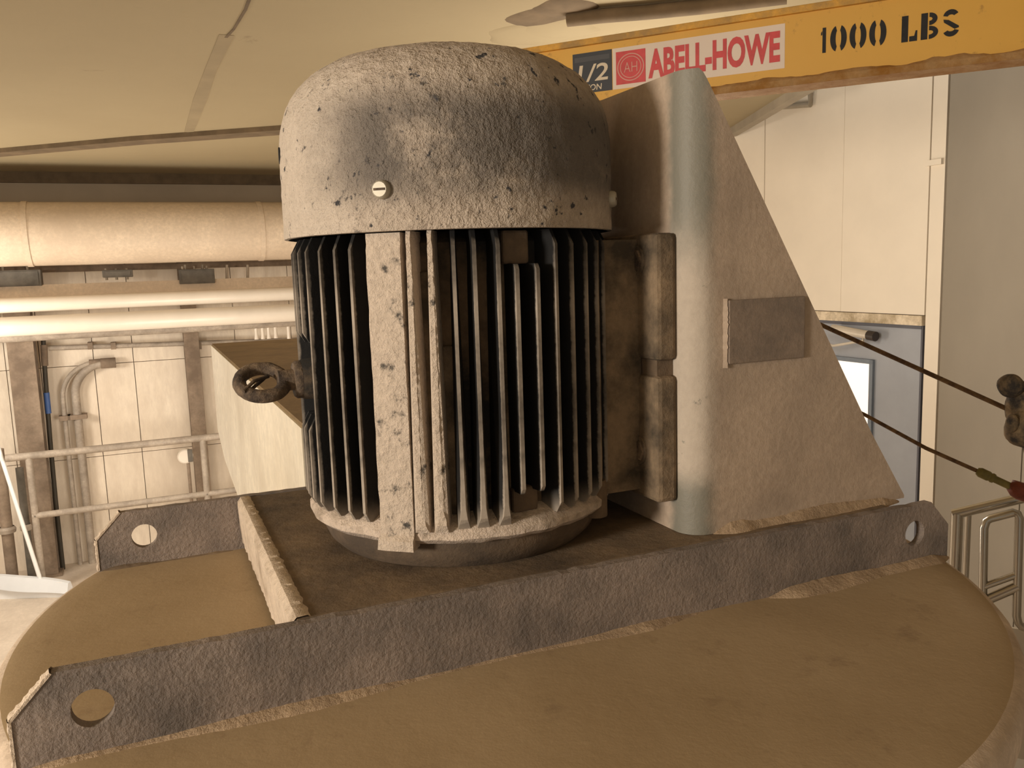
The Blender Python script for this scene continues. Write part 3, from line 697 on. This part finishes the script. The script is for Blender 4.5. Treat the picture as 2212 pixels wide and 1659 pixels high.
# trolley rail fixing on the ceiling above the beam tip and conduit along the ceiling
cf = thing('ceiling_conduit', 'dark conduit with a lumpy junction on the ceiling above the yellow beam', 'conduit', onz(1225, 20, CZ))
rl = rel(cf)
cp = [onz(x, y, CZ-.03) for x, y in ((1225, 42), (1300, 34), (1400, 26), (1520, 14), (1700, -8))]
MB().tube([rl(p) for p in cp], .026, 12).build('conduit_pipe', 'ceiling_dark', cf, True)
def lump(px, py, r, h, mat, name, sx=1.):
    q = rl(onz(px, py, CZ)); MB().lathe([(0, -h), (r*.35, -h*.95), (r*.7, -h*.6), (r*.9, -h*.25), (r, .004), (0, .004)], 28, lambda p, rr_, z, a: Vector((p.x*sx*(1+.4*nz(p, 8, px)), p.y*(1+.4*nz(p, 8, py)), p.z)), q).build(name, mat, cf, True)
lump(1222, 18, .12, .016, 'ceiling_dark', 'junction_box'); lump(1165, 40, .13, .010, 'ceiling_dark', 'grime_lump'); lump(1145, 75, .15, .015, 'ceiling', 'sealant_patch', 1.3); lump(1200, 62, .14, .02, 'ceiling', 'sealant_patch', 1.2)

# ------------------------------------------------------------------ cables and hook at the right
def cable(name, pts, r, label, mat='cable'):
    o_ = thing(name, label, 'cable', pts[0]); rl = rel(o_)
    MB().tube([rl(p) for p in pts], r, 10).build('cable_strand', mat, o_, True); return o_, rl
A0 = LC+U*.172+V*.02+Z*.43; A1 = at(1785, 707, 1.62); A2 = at(2190, 890, 1.42)
A0 = A1+(A1-A2).normalized()*((A1-LC).dot(U)-.175)/abs((A1-A2).normalized().dot(U)) if False else A1+(A1-A2)*.32
cable('hoist_cable', [A0, A1, at(1985, 797, 1.52), A2], .0042, 'upper rusty cable stretched from the dusty hook to behind the bracket')
B1 = at(1870, 897, 1.60); B2 = at(2000, 968, 1.50); B3 = at(2110, 1017, 1.45); B4 = at(2250, 1082, 1.40)
lo_, rl = cable('hoist_cable', [B1+(B1-B3)*.5, B1, B2, B3, B4], .0036, 'lower rusty cable with an olive sleeve and a red end')
dB = (B4-B3).normalized()
MB().lathe([(0, 0), (.006, 0), (.009, .006), (.009, .020), (.0075, .023), (.009, .026), (.008, .030), (0, .030)], 14, None, rl(B3), (dB.orthogonal().normalized(), dB.cross(dB.orthogonal().normalized()), dB)).build('cable_sleeve', 'sleeve', lo_, True)
MB().tube([rl(B3+dB*.03), rl(B3+dB*.06)], .0065, 12).build('cable_sleeve', 'sleeve', lo_, True)
MB().lathe([(0, .055), (.008, .055), (.014, .062), (.016, .075), (.013, .085), (.017, .095), (.018, .15), (0, .15)], 16, lambda p, r, z, a: p+p*.15*nz(p, 90), rl(B3), (dB.orthogonal().normalized(), dB.cross(dB.orthogonal().normalized()), dB)).build('red_end_fitting', 'rope_red', lo_, True)
hk = thing('hoist_hook', 'dusty dark hoist hook block hanging at the right edge', 'hook', at(2215, 880, 1.40)); rl = rel(hk)
def blob(name, c, r, sc3, mat, seed=0., par=hk):
    prof_ = [(r*math.sin(math.pi*i/16), -r*math.cos(math.pi*i/16)) for i in range(17)]
    return MB().lathe(prof_, 24, lambda p, rr_, z, a: Vector((p.x*sc3[0], p.y*sc3[1], p.z*sc3[2]))*(1+.09*nz(p, 60, seed)), rl(c)).build(name, mat, par, True)
blob('hook_knob', at(2183, 833, 1.40), .020, (1.05, 1., 1.), 'hook', 1)
blob('hook_block', at(2222, 880, 1.41), .042, (.85, .9, 1.1), 'hook', 2)
blob('hook_cheek', at(2220, 925, 1.39), .036, (1., .9, .95), 'hook', 5)
blob('hook_knob', at(2186, 915, 1.375), .012, (.8, .8, 1.3), 'hook', 3)
MB().tube([rl(at(2195, 845, 1.405)), rl(at(2205, 865, 1.405))], .012, 10).build('hook_pin', 'hook', hk, True)
top = onp(2225, 130, bn, OFF+FW); 
MB().tube([rl(at(2225, 850, 1.41)), rl(Vector((at(2225, 850, 1.41).x, at(2225, 850, 1.41).y, LID_Z+1.0)))], .009, 10).build('hook_chain', 'hook', hk, True)
hc = at(2216, 945, 1.40)
MB().tube([rl(p) for p in (hc, hc-Z*.02+Vector((.004, 0, 0)), hc-Z*.045+Vector((.012, 0, 0)), hc-Z*.06+Vector((.03, 0, 0)), hc-Z*.05+Vector((.05, 0, 0)))], .007, 10).build('hook_bill', 'hook', hk, True)

# ------------------------------------------------------------------ stainless tube frame at the right
tf = thing('tube_frame', 'stainless tube cart frame standing right of the lid', 'cart', Vector((at(2060, 1105, 2.6).x, 2.6, 0))); rl = rel(tf)
def F(px, py, Y=2.6): return at(px, py, Y)
def tubeobj(pts, r, name='frame_tube'): return MB().tube([rl(p) for p in pts], r, 12).build(name, 'chrome', tf, True)
def drop(p): return Vector((p.x, p.y, .02))
a = F(2068, 1108); b = F(2240, 1068, 2.5)
tubeobj([drop(a), a+Z*-.02, a], .019); tubeobj([drop(F(2092, 1112, 2.75)), F(2092, 1112, 2.75)], .010, 'rear_tube')
tubeobj([a-(b-a)*.06, b, b+(b-a)*.6], .017, 'top_rail')
a2 = b+(b-a)*.55; tubeobj([drop(a2), a2], .012)
l0 = F(2122, 1340, 2.5); l1 = F(2126, 1140, 2.5); l2 = F(2140, 1120, 2.5); l3 = F(2190, 1107, 2.47); l4 = F(2202, 1118, 2.46); l5 = F(2196, 1330, 2.46); l6 = F(2205, 1352, 2.46); l7 = F(2250, 1372, 2.44)
tubeobj([drop(l0), l0, l1, (l1+l2)/2+Vector((-.004, 0, .006)), l2, l3, (l3+l4)/2+Vector((.003, 0, .003)), l4, l5, (l5+l6)/2-Vector((.002, 0, .004)), l6, l7], .0125, 'loop_tube')
tubeobj([F(2122, 1268, 2.5), F(2200, 1240, 2.46)], .011, 'cross_bar'); tubeobj([F(2130, 1296, 2.5), F(2200, 1266, 2.46)], .016, 'cross_bar')
MB().box((0, 0, 0), ((b-a).length*1.5, .012, .45), rl(Vector((a.x, a.y+.12, a.z-.85))), ((Vector((b.x-a.x, b.y-a.y, 0))).normalized(), Vector((0, 1, 0)), Z)).build('cart_panel', 'cart_panel', tf)

# ------------------------------------------------------------------ left background: ducts, pipes, rail, conduits
def run(name, label, cat, px, py, off, r, s0, s1, mat, seg=32, group=None, part='pipe_run', yy=None):
    p = wl(px, py, off); o_ = thing(name, label, cat, p-U*0, TH, group)
    b0 = p.dot(U); MB().tube([Vector((s0-b0, 0, 0)), Vector((s1-b0, 0, 0))], r, seg).build(part, mat, o_, True); return o_
S0, S1 = -7.5, 2.6
dct = run('round_duct', 'large pale round duct running under the ceiling at back left', 'duct', 300, 503, .75, .245, S0, S1, 'duct', 48, None, 'duct_run')
for px in (60, 560): 
    p = wl(px, 503, .75); o_ = rel(dct)(p)
    MB().lathe([(.246, -.02), (.252, -.02), (.252, .02), (.246, .02)], 48, None, Vector((o_.x, 0, 0)), (Vector((0, 1, 0)), Z, Vector((1, 0, 0)))).build('duct_band', 'duct', dct, True)
run('wall_pipe', 'bright white pipe just under the big duct at back left', 'pipe', 300, 648, .9, .058, S0, S1, 'pipe_white', 24)
run('wall_pipe', 'thick pale pipe, second below the big duct', 'pipe', 300, 692, .95, .075, S0, S1, 'pipe_white', 24)
lp = run('wall_pipe', 'thin pale pipe, lowest of the three below the duct', 'pipe', 420, 706, .62, .045, S0, S1, 'conduit', 20)
for px in (552, 566, 579, 594, 622):
    q = rel(lp)(wl(px, 700, .62)); MB().tube([Vector((q.x, 0, 0)), Vector((q.x, 0, -.10)), Vector((q.x, 0, -.14 if px != 622 else -.2))], .017, 10, rs=[.014, .014, .02]).build('branch_stub', 'pipe_white', lp, True)
# beam ledge that carries the fittings between duct and pipes
lg = tag(MB().box((S0, -.62, 0), (S1, -.50, .10), V*KL+Z*wl(300, 634, .6).z, (U, V, Z)).build('trim_3', 'duct'), None, None, None, 'structure')
zl = wl(300, 634, .6).z+.10
tray = tag(MB().box((S0, -.30, 0), (S1, -.1, .05), V*KL+Z*(zl+.10), (U, V, Z)).build('trim_4', 'column'), None, None, None, 'structure')
for n_, (x0_, x1_, y0_, y1_, lb) in enumerate(((-60, 88, 582, 622, 'long dark junction box at the left edge between duct and pipes'), (222, 286, 582, 600, 'small dark junction box at mid-left under the duct'), (388, 462, 580, 614, 'dark junction box with hanger rods under the duct near the motor'))):
    p0 = wl(x0_, y1_, .63); p1 = wl(x1_, y0_, .63); o_ = thing('junction_box', lb, 'junction box', p0, TH, None)
    L_ = (p1-p0).dot(U); h_ = max(.04, p1.z-p0.z)
    MB().box((0, -.03, 0), (L_, .1, h_)).build('box_body', 'box_grey', o_, bevel=.006)
    MB().box((.02, -.036, .012), (L_-.02, -.03, h_-.012)).build('box_cover', 'box_grey', o_)
    for k in (.12, .45, .8): MB().tube([Vector((L_*k, .03, -.02)), Vector((L_*k, .03, h_*1.2))], .010, 8).build('hanger_rod', 'rod', o_)
for i_, px in enumerate((400, 437, 490, 535)):
    p = wl(px, 612, .56); MB().tube([p-Z*.02, wl(px, 572, .56)], .012, 8).build('hanger_rod', 'rod', lg)
# columns (rolled steel, flanges and web)
def column(pxa, pxb, off, label):
    p0 = wl(pxa, 900, off); p1 = wl(pxb, 900, off); w_ = (p1-p0).dot(U)
    o_ = thing('steel_column', label, 'column', Vector((p0.x, p0.y, 0)), TH)
    H_ = 2.78
    MB().box((0, -.02, 0), (w_, 0, H_)).build('flange', 'column', o_, bevel=.003); MB().box((w_*.44, 0, 0), (w_*.56, .14, H_)).build('web', 'column', o_); MB().box((0, .14, 0), (w_, .16, H_)).build('flange', 'column', o_)
    MB().box((-.03, -.05, 0), (w_+.03, .19, .02)).build('base_plate', 'column', o_); return o_
column(32, 90, .30, 'wide brown steel column at the far left of the beige wall')
column(411, 443, .24, 'narrow brown steel column on the beige wall beside the cream trough')
def vpx(px, py, off): return wl(px, py, off)
def cond(name, label, pts, r, off, mat='conduit', cat='conduit', group=None):
    P = [vpx(x, y, off) for x, y in pts]; o_ = thing(name, label, cat, Vector((P[-1].x, P[-1].y, 0)), TH, group); rl = rel(o_)
    P.append(Vector((P[-1].x, P[-1].y, .0))); return o_, rl, P
def rounded(px0, py0, px1, py1, r, off):        # horizontal arm, quarter bend, vertical
    a = vpx(px0, py0, off); b = vpx(px1, py1, off); c = Vector((a.dot(U)*U.x, a.dot(U)*U.y, 0))
    top = a.z; sb = b.dot(U); base = V*(KL-off)
    P = [base+U*a.dot(U)+Z*top, base+U*(sb+r)+Z*top]
    P += [base+U*(sb+r-r*math.sin(q))+Z*(top-r+r*math.cos(q)) for q in [math.pi/2*i/10 for i in range(1, 11)]]
    P += [base+U*sb+Z*.0]; return P
for (x0_, y0_, x1_, y1_, r_, rr_, lb) in ((250, 783, 168, 900, .26, .034, 'thicker bent conduit turning down the beige wall'), (225, 781, 140, 900, .30, .02, 'thinner bent conduit left of the thicker one')):
    P = rounded(x0_, y0_, x1_, y1_, r_, .10); o_ = thing('bent_conduit', lb, 'conduit', Vector((P[-1].x, P[-1].y, 0)), TH, None); rl = rel(o_)
    MB().tube([rl(p) for p in P], rr_, 14).build('conduit_pipe', 'conduit', o_, True)
    MB().tube([rl(P[0]), rl(P[0]-U*.12)], rr_*1.35, 14).build('coupling', 'column', o_, True)
    q = P[-1]; MB().box((-rr_*2.2, -.05, 1.32), (rr_*2.2, .05, 1.36)).build('clamp', 'column', o_)
p = vpx(104, 900, .16); o_ = thing('hanging_cord', 'dark cord with blue tape hanging down the beige wall', 'cord', Vector((p.x, p.y, 0)), TH); rl = rel(o_)
pts = [vpx(93, 725, .16), vpx(97, 800, .16), vpx(102, 870, .16), vpx(108, 950, .16), vpx(120, 1080, .16), vpx(133, 1200, .16)]; pts.append(Vector((pts[-1].x, pts[-1].y, .0)))
MB().tube([rl(p) for p in pts], .019, 10).build('cord_run', 'cord', o_, True)
MB().tube([rl(vpx(100, 848, .16)), rl(vpx(104.5, 893, .16))], .024, 10).build('tape', 'tape', o_, True)
MB().tube([rl(vpx(95, 745, .16)), rl(vpx(97, 790, .16))], .026, 10).build('cord_grip', 'column', o_, True)
p = vpx(262, 745, .12); o_ = thing('wall_rod', 'thin horizontal pipe on the beige wall just below the white pipes', 'pipe', p, TH)
rl = rel(o_); MB().tube([rl(vpx(105, 752, .12)), rl(vpx(700, 732, .12))], .022, 10).build('pipe_run', 'conduit', o_, True)
for px in (195, 245, 430): q = rl(vpx(px, 747, .12)); MB().box((q.x-.02, q.y-.03, q.z-.03), (q.x+.02, q.y+.12, q.z+.03)).build('pipe_clip', 'column', o_)
# handrail
pa = vpx(18, 990, .75); pb = vpx(640, 925, .75)
rail = thing('guard_rail', 'grey two-bar guard rail in front of the beige wall', 'rail', Vector((pa.x, pa.y, 0)), TH); rl = rel(rail)
zt_ = (pa.z+pb.z)/2; zm = (vpx(75, 1112, .75).z+vpx(500, 1062, .75).z)/2
x1_ = rl(pb).x+1.5
MB().tube([Vector((-.02, 0, zt_)), Vector((x1_, 0, zt_))], .030, 12).build('top_rail', 'conduit', rail, True)
MB().tube([Vector((.12, 0, zm)), Vector((x1_, 0, zm))], .026, 12).build('mid_rail', 'conduit', rail, True)
for s_ in (rl(vpx(62, 990, .75)).x, rl(vpx(437, 945, .75)).x, x1_-.05): MB().tube([Vector((s_, 0, 0)), Vector((s_, 0, zt_))], .026, 12).build('rail_post', 'conduit', rail, True)
# valve / lamp on a rod
p = vpx(400, 985, .60); o_ = thing('gauge_stand', 'small round gauge on a thin stalk near the narrow column', 'gauge', Vector((p.x, p.y, 0)), TH)
MB().lathe([(0, .03), (.055, .03), (.065, .02), (.068, -.03), (0, -.03)], 24, None, Vector((0, 0, p.z)), (Vector((1, 0, 0)), Z, Vector((0, -1, 0)))).build('gauge_body', 'pipe_white', o_, True)
MB().box((.02, -.045, p.z-.05), (.06, -.02, p.z+.06)).build('gauge_tag', 'box_grey', o_, bevel=.004)
MB().tube([Vector((.02, 0, p.z-.04)), Vector((.02, 0, 0))], .014, 8).build('stalk', 'column', o_)
# downpipes left of the column
for px, r_, lb in ((52, .030, 'dark downpipe just right of the wide column'), (10, .045, 'brown standpipe at the left edge of the picture')):
    p = vpx(px, 1100, .55); o_ = thing('down_pipe', lb, 'pipe', Vector((p.x, p.y, 0)), TH)
    MB().tube([Vector((0, 0, 0)), Vector((0, 0, p.z+(.35 if px > 20 else .5)))], r_, 14).build('pipe_run', 'column' if px < 20 else 'box_grey', o_, True)
    MB().lathe([(r_*1.4, 0), (r_*1.5, .03), (r_*1.2, .05)], 14, None, Vector((0, 0, .5))).build('coupling', 'conduit', o_, True)
# floor squeegee
b0 = onz(86, 1275, .06); hd = thing('floor_squeegee', 'white plastic floor squeegee leaning with its long handle to the left', 'squeegee', Vector((b0.x, b0.y, 0))); rl = rel(hd)
h0 = rl(at(85, 1245, b0.y)); h1 = rl(at(-60, 790, b0.y+.1))
MB().tube([h0, h1], .016, 12).build('handle', 'broom', hd, True)
N = 24; vs = []; fs = []
l_ = rl(at(-60, 1252, b0.y)); r__ = rl(at(150, 1266, b0.y))
for i in range(N+1):
    k = i/N; x_ = l_.x+(r__.x-l_.x)*k; wv = .012*math.sin(k*9); th_ = .03+.03*math.sin(math.pi*k)
    z_ = l_.z+(r__.z-l_.z)*k
    vs += [Vector((x_, -.05+wv, z_-.05)), Vector((x_, .05+wv, z_-.05)), Vector((x_, .02+wv, z_+th_)), Vector((x_, -.02+wv, z_+th_))]
for i in range(N):
    for a_ in range(4): b_ = (a_+1) % 4; fs.append((i*4+a_, i*4+b_, i*4+4+b_, i*4+4+a_))
fs += [(0, 1, 2, 3), tuple(N*4+k for k in (3, 2, 1, 0))]
hb_ = MB().add(vs, fs).build('squeegee_head', 'broom_blade', hd, True)
MB().box((min(l_.x, r__.x), -.012, -b0.z*0), (max(l_.x, r__.x)-.05, .0, max(.03, l_.z-.04))).build('rubber_blade', 'broom', hd)
MB().tube([h0, h0+Vector((.02, -.01, -.05)), h0+Vector((-.01, -.03, -.12))], .014, 10).build('handle_socket', 'broom', hd, True)
